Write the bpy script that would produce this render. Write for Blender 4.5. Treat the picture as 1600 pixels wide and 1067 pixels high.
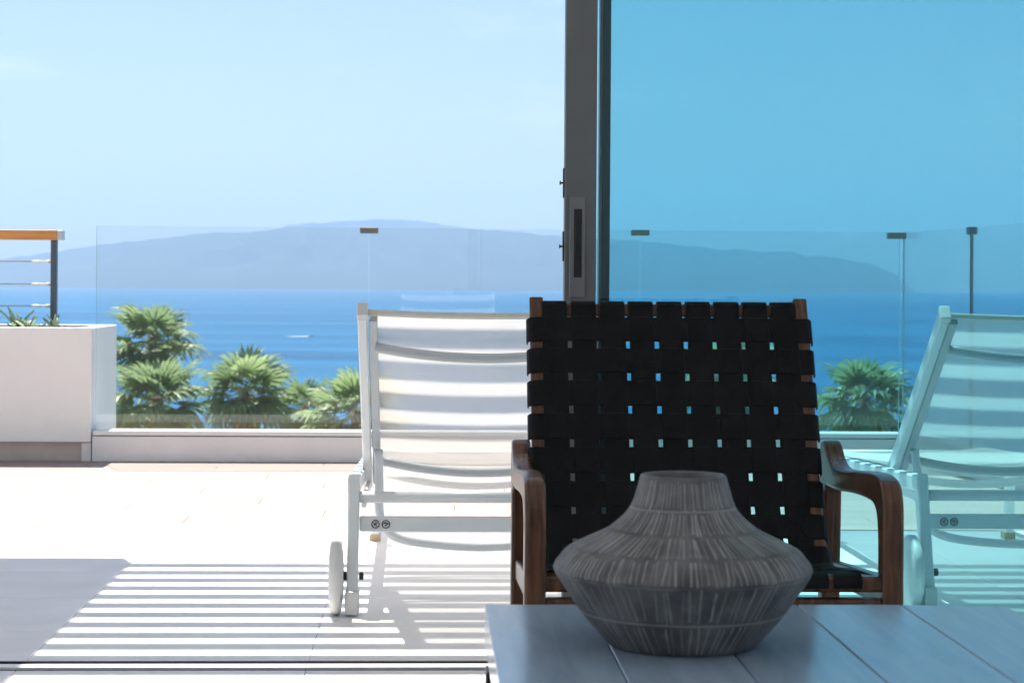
import bpy, bmesh, math, random
from mathutils import Vector, Matrix, noise

random.seed(7)
for o in list(bpy.data.objects):
    bpy.data.objects.remove(o)
S = bpy.context.scene
C = S.collection

# ------------------------------------------------------------------ camera
cam = bpy.data.cameras.new('camera')
camera = bpy.data.objects.new('camera', cam)
C.objects.link(camera)
EYE = 0.82
camera.matrix_world = (Matrix.Translation((0, 0, EYE)) @ Matrix.Rotation(math.radians(-2.4), 4, 'Z')
                       @ Matrix.Rotation(math.radians(90), 4, 'X') @ Matrix.Rotation(0.007, 4, 'Z'))
cam.sensor_width = 36
cam.lens = 72
cam.shift_y = -(533.5 - 446) / 1600
cam.clip_start = 0.05
cam.clip_end = 90000
cam.dof.use_dof = True
cam.dof.focus_distance = 4.6
cam.dof.aperture_fstop = 13
S.camera = camera

# ------------------------------------------------------------------ sky, sun, exposure
SUN = Vector((-0.17, 0.48, 1.0)).normalized()
elev = math.asin(SUN.z)
azim = math.atan2(SUN.x, SUN.y)
W = bpy.data.worlds.new('World')
S.world = W
W.use_nodes = True
wn, wl = W.node_tree.nodes, W.node_tree.links
wn.clear()
sky = wn.new('ShaderNodeTexSky')
sky.sky_type = 'NISHITA'
sky.sun_disc = False
sky.sun_elevation = elev
sky.sun_rotation = azim
sky.altitude = 50
sky.air_density = 1.0
sky.dust_density = 0.7
sky.ozone_density = 2.2
bg = wn.new('ShaderNodeBackground')
bg.inputs['Strength'].default_value = 0.05
wo = wn.new('ShaderNodeOutputWorld')
# thin wisps of cloud, all round the sky
tc = wn.new('ShaderNodeTexCoord')
mp = wn.new('ShaderNodeMapping')
mp.inputs['Scale'].default_value = (3.0, 3.0, 14.0)
mp.inputs['Location'].default_value = (4.3, 1.7, 0.6)
nz = wn.new('ShaderNodeTexNoise')
nz.inputs['Scale'].default_value = 2.2
nz.inputs['Detail'].default_value = 7
nz.inputs['Roughness'].default_value = 0.62
rp = wn.new('ShaderNodeMapRange')
rp.inputs['From Min'].default_value = 0.56
rp.inputs['From Max'].default_value = 0.80
rp.inputs['To Max'].default_value = 0.35
mx = wn.new('ShaderNodeMix')
mx.data_type = 'RGBA'
mx.inputs['B'].default_value = (11, 11.2, 11.5, 1)
wl.new(tc.outputs['Generated'], mp.inputs['Vector'])
wl.new(mp.outputs[0], nz.inputs['Vector'])
wl.new(nz.outputs[0], rp.inputs['Value'])
wl.new(rp.outputs[0], mx.inputs['Factor'])
wl.new(sky.outputs[0], mx.inputs['A'])
wl.new(mx.outputs['Result'], bg.inputs['Color'])
wl.new(bg.outputs[0], wo.inputs['Surface'])

sl = bpy.data.lights.new('sun', 'SUN')
sl.energy = 4.5
sl.angle = math.radians(0.5)
sl.color = (1.0, 0.95, 0.88)
so = bpy.data.objects.new('sun', sl)
C.objects.link(so)
so.rotation_euler = SUN.to_track_quat('Z', 'Y').to_euler()
so.location = (-3, 10, 30)

S.view_settings.view_transform = 'Standard'
S.view_settings.look = 'None'
S.view_settings.gamma = 1
S.view_settings.use_curve_mapping = False
S.view_settings.exposure = 1.35
S.render.engine = 'CYCLES'
S.cycles.use_denoising = True
S.cycles.use_adaptive_sampling = True
S.cycles.adaptive_threshold = 0.025
S.cycles.max_bounces = 9
S.cycles.diffuse_bounces = 5
S.cycles.transparent_max_bounces = 32
S.cycles.sample_clamp_indirect = 6


# ------------------------------------------------------------------ materials
def mat(name, col, rough=0.5, metal=0.0, spec=0.5, var=0.0, vscale=6.0, bump=0.0, bscale=60.0,
        stretch=(1, 1, 1), rnd=0.0, coat=0.0, detail=4):
    m = bpy.data.materials.new(name)
    m.use_nodes = True
    n, l = m.node_tree.nodes, m.node_tree.links
    p = n['Principled BSDF']
    p.inputs['Base Color'].default_value = (*col, 1)
    p.inputs['Roughness'].default_value = rough
    p.inputs['Metallic'].default_value = metal
    p.inputs['Specular IOR Level'].default_value = spec
    p.inputs['Coat Weight'].default_value = coat
    t = n.new('ShaderNodeTexCoord')
    k = n.new('ShaderNodeMapping')
    k.inputs['Scale'].default_value = stretch
    l.new(t.outputs['Object'], k.inputs['Vector'])
    oi = n.new('ShaderNodeObjectInfo')
    ad = n.new('ShaderNodeVectorMath')
    ad.operation = 'MULTIPLY_ADD'
    ad.inputs[1].default_value = (37, 53, 71)
    cx = n.new('ShaderNodeCombineXYZ')
    for i in range(3):
        l.new(oi.outputs['Random'], cx.inputs[i])
    l.new(cx.outputs[0], ad.inputs[0])
    l.new(k.outputs[0], ad.inputs[2])
    src = None
    if var > 0:
        z = n.new('ShaderNodeTexNoise')
        z.inputs['Scale'].default_value = vscale
        z.inputs['Detail'].default_value = detail
        l.new(ad.outputs[0], z.inputs['Vector'])
        r = n.new('ShaderNodeMapRange')
        r.inputs['From Min'].default_value = 0.3
        r.inputs['From Max'].default_value = 0.7
        r.inputs['To Min'].default_value = 1 - var
        r.inputs['To Max'].default_value = 1 + var
        l.new(z.outputs[0], r.inputs['Value'])
        src = r.outputs[0]
    if rnd > 0:
        r2 = n.new('ShaderNodeMapRange')
        r2.inputs['To Min'].default_value = 1 - rnd
        r2.inputs['To Max'].default_value = 1 + rnd
        l.new(oi.outputs['Random'], r2.inputs['Value'])
        if src is None:
            src = r2.outputs[0]
        else:
            q = n.new('ShaderNodeMath')
            q.operation = 'MULTIPLY'
            l.new(src, q.inputs[0])
            l.new(r2.outputs[0], q.inputs[1])
            src = q.outputs[0]
    if src is not None:
        v = n.new('ShaderNodeVectorMath')
        v.operation = 'SCALE'
        v.inputs[0].default_value = col
        l.new(src, v.inputs['Scale'])
        l.new(v.outputs[0], p.inputs['Base Color'])
    if bump > 0:
        z2 = n.new('ShaderNodeTexNoise')
        z2.inputs['Scale'].default_value = bscale
        z2.inputs['Detail'].default_value = 5
        l.new(ad.outputs[0], z2.inputs['Vector'])
        b = n.new('ShaderNodeBump')
        b.inputs['Strength'].default_value = bump
        b.inputs['Distance'].default_value = 0.01
        l.new(z2.outputs[0], b.inputs['Height'])
        l.new(b.outputs[0], p.inputs['Normal'])
    return m


def glass(name, tint, refl=1.0):
    """thin architectural glass: each face lets tinted light through and mirrors by Schlick"""
    m = bpy.data.materials.new(name)
    m.use_nodes = True
    n, l = m.node_tree.nodes, m.node_tree.links
    n.clear()
    tr = n.new('ShaderNodeBsdfTransparent')
    tr.inputs[0].default_value = (*[c ** 0.5 for c in tint], 1)
    gl = n.new('ShaderNodeBsdfGlossy')
    gl.inputs['Roughness'].default_value = 0.0
    lw = n.new('ShaderNodeLayerWeight')
    pw = n.new('ShaderNodeMath')
    pw.operation = 'POWER'
    pw.inputs[1].default_value = 5
    lw.inputs['Blend'].default_value = 0.5
    ma = n.new('ShaderNodeMath')
    ma.operation = 'MULTIPLY_ADD'
    ma.inputs[1].default_value = 0.96
    ma.inputs[2].default_value = 0.04 * refl
    mi = n.new('ShaderNodeMixShader')
    ou = n.new('ShaderNodeOutputMaterial')
    l.new(lw.outputs['Facing'], pw.inputs[0])
    l.new(pw.outputs[0], ma.inputs[0])
    l.new(ma.outputs[0], mi.inputs[0])
    l.new(tr.outputs[0], mi.inputs[1])
    l.new(gl.outputs[0], mi.inputs[2])
    l.new(mi.outputs[0], ou.inputs['Surface'])
    return m


def cloth_mesh(name, col, see=0.12, trans=0.42):
    m = bpy.data.materials.new(name)
    m.use_nodes = True
    n, l = m.node_tree.nodes, m.node_tree.links
    n.clear()
    d = n.new('ShaderNodeBsdfDiffuse')
    t = n.new('ShaderNodeBsdfTranslucent')
    x = n.new('ShaderNodeBsdfTransparent')
    for k in (d, t):
        k.inputs['Color'].default_value = (*col, 1)
    a = n.new('ShaderNodeMixShader')
    a.inputs[0].default_value = trans
    b = n.new('ShaderNodeMixShader')
    b.inputs[0].default_value = see
    o = n.new('ShaderNodeOutputMaterial')
    # woven relief
    tcn = n.new('ShaderNodeTexCoord')
    w = n.new('ShaderNodeTexWave')
    w.inputs['Scale'].default_value = 120
    bp = n.new('ShaderNodeBump')
    bp.inputs['Strength'].default_value = 0.25
    bp.inputs['Distance'].default_value = 0.001
    l.new(tcn.outputs['Object'], w.inputs['Vector'])
    l.new(w.outputs['Fac'], bp.inputs['Height'])
    l.new(bp.outputs[0], d.inputs['Normal'])
    l.new(d.outputs[0], a.inputs[1])
    l.new(t.outputs[0], a.inputs[2])
    l.new(a.outputs[0], b.inputs[1])
    l.new(x.outputs[0], b.inputs[2])
    l.new(b.outputs[0], o.inputs['Surface'])
    return m


def wood(name, c1, c2, rough=0.4, scale=10.0, stretch=(1, 0.08, 1), rnd=0.06, bump=0.08):
    m = bpy.data.materials.new(name)
    m.use_nodes = True
    n, l = m.node_tree.nodes, m.node_tree.links
    p = n['Principled BSDF']
    p.inputs['Roughness'].default_value = rough
    t = n.new('ShaderNodeTexCoord')
    k = n.new('ShaderNodeMapping')
    k.inputs['Scale'].default_value = stretch
    oi = n.new('ShaderNodeObjectInfo')
    cx = n.new('ShaderNodeCombineXYZ')
    ad = n.new('ShaderNodeVectorMath')
    ad.operation = 'MULTIPLY_ADD'
    ad.inputs[1].default_value = (17, 29, 41)
    l.new(t.outputs['Object'], k.inputs['Vector'])
    for i in range(3):
        l.new(oi.outputs['Random'], cx.inputs[i])
    l.new(cx.outputs[0], ad.inputs[0])
    l.new(k.outputs[0], ad.inputs[2])
    z = n.new('ShaderNodeTexNoise')
    z.inputs['Scale'].default_value = scale
    z.inputs['Detail'].default_value = 6
    z.inputs['Distortion'].default_value = 0.8
    l.new(ad.outputs[0], z.inputs['Vector'])
    r = n.new('ShaderNodeValToRGB')
    r.color_ramp.elements[0].position = 0.32
    r.color_ramp.elements[1].position = 0.68
    r.color_ramp.elements[0].color = (*c1, 1)
    r.color_ramp.elements[1].color = (*c2, 1)
    l.new(z.outputs[0], r.inputs[0])
    r2 = n.new('ShaderNodeMapRange')
    r2.inputs['To Min'].default_value = 1 - rnd
    r2.inputs['To Max'].default_value = 1 + rnd
    l.new(oi.outputs['Random'], r2.inputs['Value'])
    v = n.new('ShaderNodeVectorMath')
    v.operation = 'SCALE'
    l.new(r.outputs[0], v.inputs[0])
    l.new(r2.outputs[0], v.inputs['Scale'])
    l.new(v.outputs[0], p.inputs['Base Color'])
    b = n.new('ShaderNodeBump')
    b.inputs['Strength'].default_value = bump
    b.inputs['Distance'].default_value = 0.004
    l.new(z.outputs[0], b.inputs['Height'])
    l.new(b.outputs[0], p.inputs['Normal'])
    return m


def leaf_mat(name, c1, c2, trans=0.3):
    m = bpy.data.materials.new(name)
    m.use_nodes = True
    n, l = m.node_tree.nodes, m.node_tree.links
    p = n['Principled BSDF']
    p.inputs['Roughness'].default_value = 0.42
    oi = n.new('ShaderNodeObjectInfo')
    t = n.new('ShaderNodeTexCoord')
    z = n.new('ShaderNodeTexNoise')
    z.inputs['Scale'].default_value = 3
    l.new(t.outputs['Object'], z.inputs['Vector'])
    a = n.new('ShaderNodeMath')
    a.operation = 'ADD'
    l.new(oi.outputs['Random'], a.inputs[0])
    l.new(z.outputs[0], a.inputs[1])
    r = n.new('ShaderNodeMapRange')
    r.inputs['From Min'].default_value = 0.3
    r.inputs['From Max'].default_value = 1.3
    l.new(a.outputs[0], r.inputs['Value'])
    mixc = n.new('ShaderNodeMix')
    mixc.data_type = 'RGBA'
    mixc.inputs['A'].default_value = (*c1, 1)
    mixc.inputs['B'].default_value = (*c2, 1)
    l.new(r.outputs[0], mixc.inputs['Factor'])
    l.new(mixc.outputs['Result'], p.inputs['Base Color'])
    tl = n.new('ShaderNodeBsdfTranslucent')
    l.new(mixc.outputs['Result'], tl.inputs['Color'])
    ms = n.new('ShaderNodeMixShader')
    ms.inputs[0].default_value = trans
    o = n['Material Output']
    l.new(p.outputs[0], ms.inputs[1])
    l.new(tl.outputs[0], ms.inputs[2])
    l.new(ms.outputs[0], o.inputs['Surface'])
    return m


M = {}
M['plaster'] = mat('white_plaster', (0.86, 0.885, 0.895), 0.85, var=0.03, vscale=3, bump=0.15, bscale=90)
M['room'] = mat('room_paint', (0.84, 0.835, 0.82), 0.9, var=0.02, bump=0.05)
M['kerb'] = mat('kerb_render', (0.80, 0.81, 0.82), 0.8, var=0.04, vscale=4, bump=0.15, bscale=120)
M['plinth'] = mat('plinth_stone', (0.55, 0.50, 0.47), 0.8, var=0.06, vscale=8, bump=0.2)
M['white_alu'] = mat('white_aluminium', (0.82, 0.83, 0.84), 0.35, var=0.02, vscale=9)
M['tile'] = mat('pale_porcelain_tile', (0.80, 0.775, 0.76), 0.45, var=0.06, vscale=5, bump=0.05, bscale=140, rnd=0.025)
M['grout'] = mat('grout', (0.66, 0.63, 0.60), 0.9, var=0.06, bump=0.2)
M['deck'] = wood('wood_look_deck', (0.35, 0.262, 0.218), (0.43, 0.325, 0.275), 0.6, 7, (0.25, 3, 1), 0.05, 0.1)
M['deck_gap'] = mat('deck_joint', (0.24, 0.17, 0.13), 0.9)
M['black_alu'] = mat('black_track', (0.012, 0.012, 0.013), 0.5)
M['anthracite'] = mat('anthracite_aluminium', (0.15, 0.155, 0.155), 0.42, metal=0.25, var=0.05, vscale=20, bump=0.03, bscale=300)
M['dark_alu'] = mat('dark_aluminium', (0.07, 0.072, 0.074), 0.4, metal=0.3)
M['dark_steel'] = mat('dark_steel', (0.03, 0.032, 0.034), 0.4, metal=0.5)
M['handle'] = mat('satin_handle_plate', (0.20, 0.205, 0.21), 0.35, metal=0.5)
M['steel'] = mat('brushed_steel', (0.55, 0.55, 0.55), 0.3, metal=1.0, var=0.05, vscale=30)
M['grey_post'] = mat('slate_grey_post', (0.07, 0.10, 0.13), 0.45, metal=0.2)
M['teak'] = wood('teak_handrail', (0.55, 0.22, 0.06), (0.72, 0.36, 0.12), 0.45, 8, (0.5, 6, 6), 0.05)
M['walnut'] = wood('walnut', (0.05, 0.021, 0.010), (0.145, 0.064, 0.029), 0.26, 14, (5, 0.6, 0.6), 0.1, 0.05)
M['leather'] = mat('black_leather', (0.004, 0.0042, 0.005), 0.55, spec=0.2, var=0.3, vscale=30, bump=0.25, bscale=260)
M['table'] = wood('grey_boards_sky_tint', (0.30, 0.40, 0.51), (0.38, 0.48, 0.59), 0.15, 9, (4, 0.35, 1), 0.03, 0.05)  # blue of the reflected sky is mixed into the grey base colour
M['sling'] = cloth_mesh('white_sling_fabric', (0.80, 0.755, 0.70), 0.25, 0.30)
M['hem'] = mat('cream_hem', (0.72, 0.68, 0.60), 0.8)
M['loungerframe'] = mat('white_powder_coat', (0.74, 0.76, 0.77), 0.38, var=0.02)
M['lounger_grey'] = mat('pale_grey_tube', (0.50, 0.53, 0.55), 0.4)
M['wheel'] = mat('white_plastic', (0.72, 0.71, 0.69), 0.5, bump=0.05)
M['rubber'] = mat('grey_rubber', (0.10, 0.10, 0.10), 0.8)
M['brass'] = mat('brass_foot', (0.42, 0.34, 0.22), 0.5)
M['ink'] = mat('black_ink', (0.01, 0.01, 0.01), 0.7)
M['balu_glass'] = glass('clear_balustrade_glass', (0.92, 0.955, 0.955))
M['glass_edge'] = mat('green_glass_edge', (0.30, 0.48, 0.47), 0.2)
M['door_glass'] = glass('blue_solar_glass', (0.53, 0.825, 0.875))
M['frond'] = leaf_mat('palm_green', (0.14, 0.23, 0.11), (0.36, 0.47, 0.23), 0.5)
M['dead_frond'] = leaf_mat('dry_palm', (0.40, 0.28, 0.13), (0.58, 0.42, 0.18), 0.35)
M['trunk'] = mat('palm_trunk', (0.20, 0.15, 0.11), 0.9, var=0.25, vscale=3, bump=0.6, bscale=12)
M['succulent'] = leaf_mat('pale_succulent', (0.24, 0.34, 0.16), (0.50, 0.58, 0.38), 0.35)
M['soil'] = mat('soil', (0.09, 0.07, 0.05), 0.95, var=0.3, bump=0.6, bscale=40)
M['hill'] = mat('scrub_hillside', (0.13, 0.12, 0.07), 0.95, var=0.4, vscale=0.05, bump=0.5, bscale=0.5)
M['island'] = mat('island_rock', (0.022, 0.030, 0.030), 0.95, var=0.3, vscale=0.0012, detail=8)
M['boat'] = mat('boat_white', (0.8, 0.8, 0.8), 0.4)
M['boat_glass'] = mat('boat_window', (0.02, 0.03, 0.04), 0.15)
M['foam'] = mat('foam', (0.75, 0.78, 0.8), 0.9, var=0.15, vscale=0.8)
M['slat'] = mat('pergola_slat', (0.70, 0.70, 0.70), 0.5)


def sea_mat():
    m = bpy.data.materials.new('sea_water')
    m.use_nodes = True
    n, l = m.node_tree.nodes, m.node_tree.links
    p = n['Principled BSDF']
    t = n.new('ShaderNodeTexCoord')
    k = n.new('ShaderNodeMapping')
    k.inputs['Scale'].default_value = (0.0011, 0.0065, 1)
    z = n.new('ShaderNodeTexNoise')
    z.inputs['Scale'].default_value = 1.0
    z.inputs['Detail'].default_value = 9
    z.inputs['Roughness'].default_value = 0.65
    r = n.new('ShaderNodeValToRGB')
    r.color_ramp.elements[0].position = 0.40
    r.color_ramp.elements[1].position = 0.62
    r.color_ramp.elements[0].color = (0.003, 0.072, 0.175, 1)
    r.color_ramp.elements[1].color = (0.007, 0.135, 0.285, 1)
    l.new(t.outputs['Object'], k.inputs['Vector'])
    l.new(k.outputs[0], z.inputs['Vector'])
    l.new(z.outputs[0], r.inputs[0])
    l.new(r.outputs[0], p.inputs['Base Color'])
    p.inputs['Roughness'].default_value = 0.5
    p.inputs['Specular IOR Level'].default_value = 0.08
    w = n.new('ShaderNodeTexNoise')
    w.inputs['Scale'].default_value = 0.12
    w.inputs['Detail'].default_value = 6
    b = n.new('ShaderNodeBump')
    b.inputs['Strength'].default_value = 0.5
    b.inputs['Distance'].default_value = 1.5
    l.new(t.outputs['Object'], w.inputs['Vector'])
    l.new(w.outputs[0], b.inputs['Height'])
    l.new(b.outputs[0], p.inputs['Normal'])
    return m


M['sea'] = sea_mat()


# ------------------------------------------------------------------ mesh helpers
def mesh_obj(name, verts, faces, material, parent=None, loc=(0, 0, 0), rot=(0, 0, 0), smooth=False):
    me = bpy.data.meshes.new(name)
    me.from_pydata([tuple(v) for v in verts], [], faces)
    me.validate()
    bm = bmesh.new()
    bm.from_mesh(me)
    bmesh.ops.recalc_face_normals(bm, faces=bm.faces)
    bm.to_mesh(me)
    bm.free()
    if smooth:
        for p in me.polygons:
            p.use_smooth = True
    return link(name, me, material, parent, loc, rot)


def link(name, me, material=None, parent=None, loc=(0, 0, 0), rot=(0, 0, 0)):
    if material is not None and not me.materials:
        me.materials.append(material)
    o = bpy.data.objects.new(name, me)
    C.objects.link(o)
    o.location = loc
    o.rotation_euler = rot
    o.parent = parent
    return o


def bm_obj(name, bm, material, parent=None, loc=(0, 0, 0), rot=(0, 0, 0), smooth=False):
    bmesh.ops.recalc_face_normals(bm, faces=bm.faces)
    me = bpy.data.meshes.new(name)
    bm.to_mesh(me)
    bm.free()
    if smooth:
        for p in me.polygons:
            p.use_smooth = True
    return link(name, me, material, parent, loc, rot)


def add_box(bm, lo, hi, bevel=0.0, seg=2):
    r = bmesh.ops.create_cube(bm, size=1)
    vs = r['verts']
    for v in vs:
        v.co = Vector([lo[i] + (v.co[i] + 0.5) * (hi[i] - lo[i]) for i in range(3)])
    if bevel > 0:
        es = list({e for v in vs for e in v.link_edges})
        bmesh.ops.bevel(bm, geom=es, offset=bevel, segments=seg, profile=0.5, affect='EDGES')


def box(name, lo, hi, material, parent=None, bevel=0.0, seg=2, loc=(0, 0, 0), rot=(0, 0, 0)):
    bm = bmesh.new()
    add_box(bm, lo, hi, bevel, seg)
    return bm_obj(name, bm, material, parent, loc, rot)


def add_tube(bm, pts, radius, n=12, flat=None, up=Vector((0, 0, 1))):
    """sweep a round (or rectangular when flat=(w,h)) section along points"""
    pts = [Vector(p) for p in pts]
    rings = []
    for i, p in enumerate(pts):
        if i == 0:
            d = pts[1] - p
        elif i == len(pts) - 1:
            d = p - pts[-2]
        else:
            d = (pts[i + 1] - p).normalized() + (p - pts[i - 1]).normalized()
        d.normalize()
        u = up if abs(d.dot(up)) < 0.97 else Vector((0, 1, 0))
        a = d.cross(u).normalized()
        b = a.cross(d).normalized()
        rr = radius[i] if isinstance(radius, (list, tuple)) else radius
        if flat:
            w, h = flat[0] / 2, flat[1] / 2
            c = min(w, h) * 0.3
            sec = [(w, h - c), (w - c, h), (-w + c, h), (-w, h - c), (-w, -h + c), (-w + c, -h), (w - c, -h), (w, -h + c)]
            rings.append([bm.verts.new(p + a * x + b * y) for x, y in sec])
        else:
            rings.append([bm.verts.new(p + a * (rr * math.cos(2 * math.pi * k / n)) + b * (rr * math.sin(2 * math.pi * k / n)))
                          for k in range(n)])
    for r0, r1 in zip(rings, rings[1:]):
        m = len(r0)
        for k in range(m):
            bm.faces.new((r0[k], r0[(k + 1) % m], r1[(k + 1) % m], r1[k]))
    bm.faces.new(rings[0])
    bm.faces.new(rings[-1])


def tube(name, pts, radius, material, parent=None, n=12, flat=None, up=Vector((0, 0, 1)), smooth=None, loc=(0, 0, 0)):
    bm = bmesh.new()
    add_tube(bm, pts, radius, n, flat, up)
    o = bm_obj(name, bm, material, parent, loc)
    if smooth is None:
        smooth = flat is None
    if smooth:
        for p in o.data.polygons:
            p.use_smooth = len(p.vertices) <= 4
    return o


def spline(pts, n=8):
    """Catmull-Rom through points"""
    P = [Vector(p) for p in pts]
    P = [P[0] * 2 - P[1]] + P + [P[-1] * 2 - P[-2]]
    out = []
    for i in range(1, len(P) - 2):
        for k in range(n):
            t = k / n
            a, b, c, d = P[i - 1], P[i], P[i + 1], P[i + 2]
            out.append(0.5 * ((2 * b) + (c - a) * t + (2 * a - 5 * b + 4 * c - d) * t * t + (3 * b - a - 3 * c + d) * t ** 3))
    out.append(P[-2])
    return out


def slab_profile(name, outline, x0, x1, material, parent, bevel=0.004, seg=2):
    """2D outline in (y, z) extruded along x and bevelled"""
    bm = bmesh.new()
    vs = [bm.verts.new((x0, y, z)) for y, z in outline]
    f = bm.faces.new(vs)
    r = bmesh.ops.extrude_face_region(bm, geom=[f])
    for v in r['geom']:
        if isinstance(v, bmesh.types.BMVert):
            v.co.x = x1
    bmesh.ops.recalc_face_normals(bm, faces=bm.faces)
    if bevel:
        es = [e for e in bm.edges if abs(e.verts[0].co.x - e.verts[1].co.x) < 1e-6]
        bmesh.ops.bevel(bm, geom=es, offset=bevel, segments=seg, profile=0.5, affect='EDGES')
    return bm_obj(name, bm, material, parent)


def lathe(name, prof, material, parent=None, n=28, axis='Z', loc=(0, 0, 0), smooth=True):
    verts, faces = [], []
    for r, h in prof:
        for k in range(n):
            a = 2 * math.pi * k / n
            if axis == 'Z':
                verts.append((r * math.cos(a), r * math.sin(a), h))
            else:
                verts.append((h, r * math.cos(a), r * math.sin(a)))
    for i in range(len(prof) - 1):
        for k in range(n):
            faces.append((i * n + k, i * n + (k + 1) % n, (i + 1) * n + (k + 1) % n, (i + 1) * n + k))
    faces.append(tuple(range(n)))
    faces.append(tuple(range((len(prof) - 1) * n, len(prof) * n)))
    o = mesh_obj(name, verts, faces, material, parent, loc)
    if smooth:
        for p in o.data.polygons:
            p.use_smooth = len(p.vertices) == 4
    return o


def thing(name, label, cat, loc=(0, 0, 0), rotz=0.0, group=None):
    o = bpy.data.objects.new(name, None)
    o.empty_display_size = 0.1
    C.objects.link(o)
    o.location = loc
    o.rotation_euler = (0, 0, rotz)
    o['label'] = label
    o['category'] = cat
    if group:
        o['group'] = group
    return o


def struct(o, label=None, kind='structure'):
    o['kind'] = kind
    if label:
        o['label'] = label
    return o


# ------------------------------------------------------------------ far setting: sea, island, hillside
SEA_Z = -45.0
bm = bmesh.new()
vs = [bm.verts.new(p) for p in ((-16000, 200, 0), (16000, 200, 0), (16000, 25500, 0), (-16000, 25500, 0))]
bm.faces.new(vs)
struct(bm_obj('sea', bm, M['sea'], loc=(0, 0, SEA_Z)), 'deep blue sea stretching out to the horizon')


def island(name, D, prof, depth, seed, label):
    """ridge line given in metres (x, height above sea); a grid that rises from the shore to the ridge and falls behind"""
    xs = [p[0] for p in prof]
    nx, ny = 420, 60
    verts, faces = [], []

    def ridge(x):
        if x <= xs[0] or x >= xs[-1]:
            return 0.0
        for (xa, ha), (xb, hb) in zip(prof, prof[1:]):
            if xa <= x <= xb:
                return ha + (hb - ha) * (x - xa) / (xb - xa)
        return 0.0
    for j in range(ny + 1):
        v = j / ny
        s = min(1.0, v / 0.6)
        env = (s ** 0.75) if v <= 0.6 else 1 - ((v - 0.6) / 0.4) ** 1.5
        for i in range(nx + 1):
            x = xs[0] + (xs[-1] - xs[0]) * i / nx
            r = ridge(x)
            dl = depth * min(1.0, max(0.02, r / 420.0) ** 1.3)
            y = D - dl * (1 - v / 0.6) if v <= 0.6 else D + dl * (v - 0.6)
            q = Vector((x / 1500 + seed, y / 2600, 0.3))
            nn = noise.fractal(q * 1.6, 1.0, 2.0, 6)
            ra = 1 - abs(noise.noise(Vector((x / 620 + nn * 0.7 + seed, y / 5000, 1.0))))
            cut = (1 - env) * 0 + (s * (1 - s) * 4 if v <= 0.6 else 0)
            h = r * env * (1 - 0.42 * cut * (1 - ra) * 2.0) + r * 0.05 * nn * (0.3 + cut)
            h += 14 * noise.noise(Vector((x / 130, y / 200, seed))) * env
            verts.append((x, y, max(h, -5) if r > 0 else -5))
    for j in range(ny):
        for i in range(nx):
            a = j * (nx + 1) + i
            faces.append((a, a + 1, a + nx + 2, a + nx + 1))
    o = mesh_obj(name, verts, faces, M['island'], None, (0, 0, SEA_Z), smooth=True)
    return struct(o, label)


def px_ridge(pts, D):
    """measured ridge line -> metres at distance D"""
    th = math.radians(2.4)
    out = []
    for x, y in pts:
        u = (x - 800 - 0.007 * (446 - y)) / 3200
        v = (446 - y + 0.007 * (x - 800)) / 3200
        Z = D / (math.cos(th) - u * math.sin(th))
        X = u * Z * math.cos(th) + Z * math.sin(th)
        out.append((X, max(4, EYE + v * Z - SEA_Z)))
    return out


near = px_ridge([(-420, 446), (-260, 432), (-120, 418), (0, 405), (90, 393), (150, 383), (240, 373), (300, 366), (335, 362), (400, 362), (440, 357),
                 (500, 357), (600, 356), (720, 357), (800, 361), (850, 367), (900, 371), (960, 374), (1010, 377), (1090, 385),
                 (1130, 391), (1152, 388), (1190, 394), (1240, 393), (1262, 402), (1285, 399), (1340, 409), (1370, 416), (1400, 430),
                 (1414, 441), (1424, 452)], 20000)
island('island', 20000, near, 2600, 3.1, 'long hazy mountainous island across the sea')
far = px_ridge([(340, 400), (400, 372), (450, 353), (520, 347), (590, 342), (650, 346), (720, 355), (800, 372), (860, 400)], 23000)
island('island_peak', 23000, far, 900, 8.4, 'faint far summit rising behind the main island ridge')

# hillside dropping from the terrace to the shore
verts, faces = [], []
nx, ny = 60, 60
for j in range(ny + 1):
    t = j / ny
    y = 11.2 + 420 * t ** 1.6
    for i in range(nx + 1):
        x = -260 + 520 * i / nx
        z = -7.5 - 40 * (1 - math.exp(-(y - 11) / 150.0)) / (1 - math.exp(-420 / 150.0))
        z += 1.2 * noise.fractal(Vector((x / 25, y / 25, 0)), 1, 2, 4) * min(1, t * 8)
        verts.append((x, y, z))
for j in range(ny):
    for i in range(nx):
        a = j * (nx + 1) + i
        faces.append((a, a + 1, a + nx + 2, a + nx + 1))
struct(mesh_obj('hillside', verts, faces, M['hill'], smooth=True), 'dry scrubby hillside falling away below the terrace')

# haze: the air between the terrace and the island
hb = box('haze', (-17000, -60, -47), (17000, 26000, 1100), None)
hb['kind'] = 'stuff'
hb['label'] = 'pale sea haze in the air'
hm = bpy.data.materials.new('haze_air')
hm.use_nodes = True
hn, hl = hm.node_tree.nodes, hm.node_tree.links
hn.clear()
pv = hn.new('ShaderNodeVolumePrincipled')
pv.inputs['Color'].default_value = (0.44, 0.675, 1.0, 1)
pv.inputs['Density'].default_value = 6.5e-5
pv.inputs['Anisotropy'].default_value = 0.25
ho = hn.new('ShaderNodeOutputMaterial')
hl.new(pv.outputs[0], ho.inputs['Volume'])
hb.data.materials.append(hm)

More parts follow.
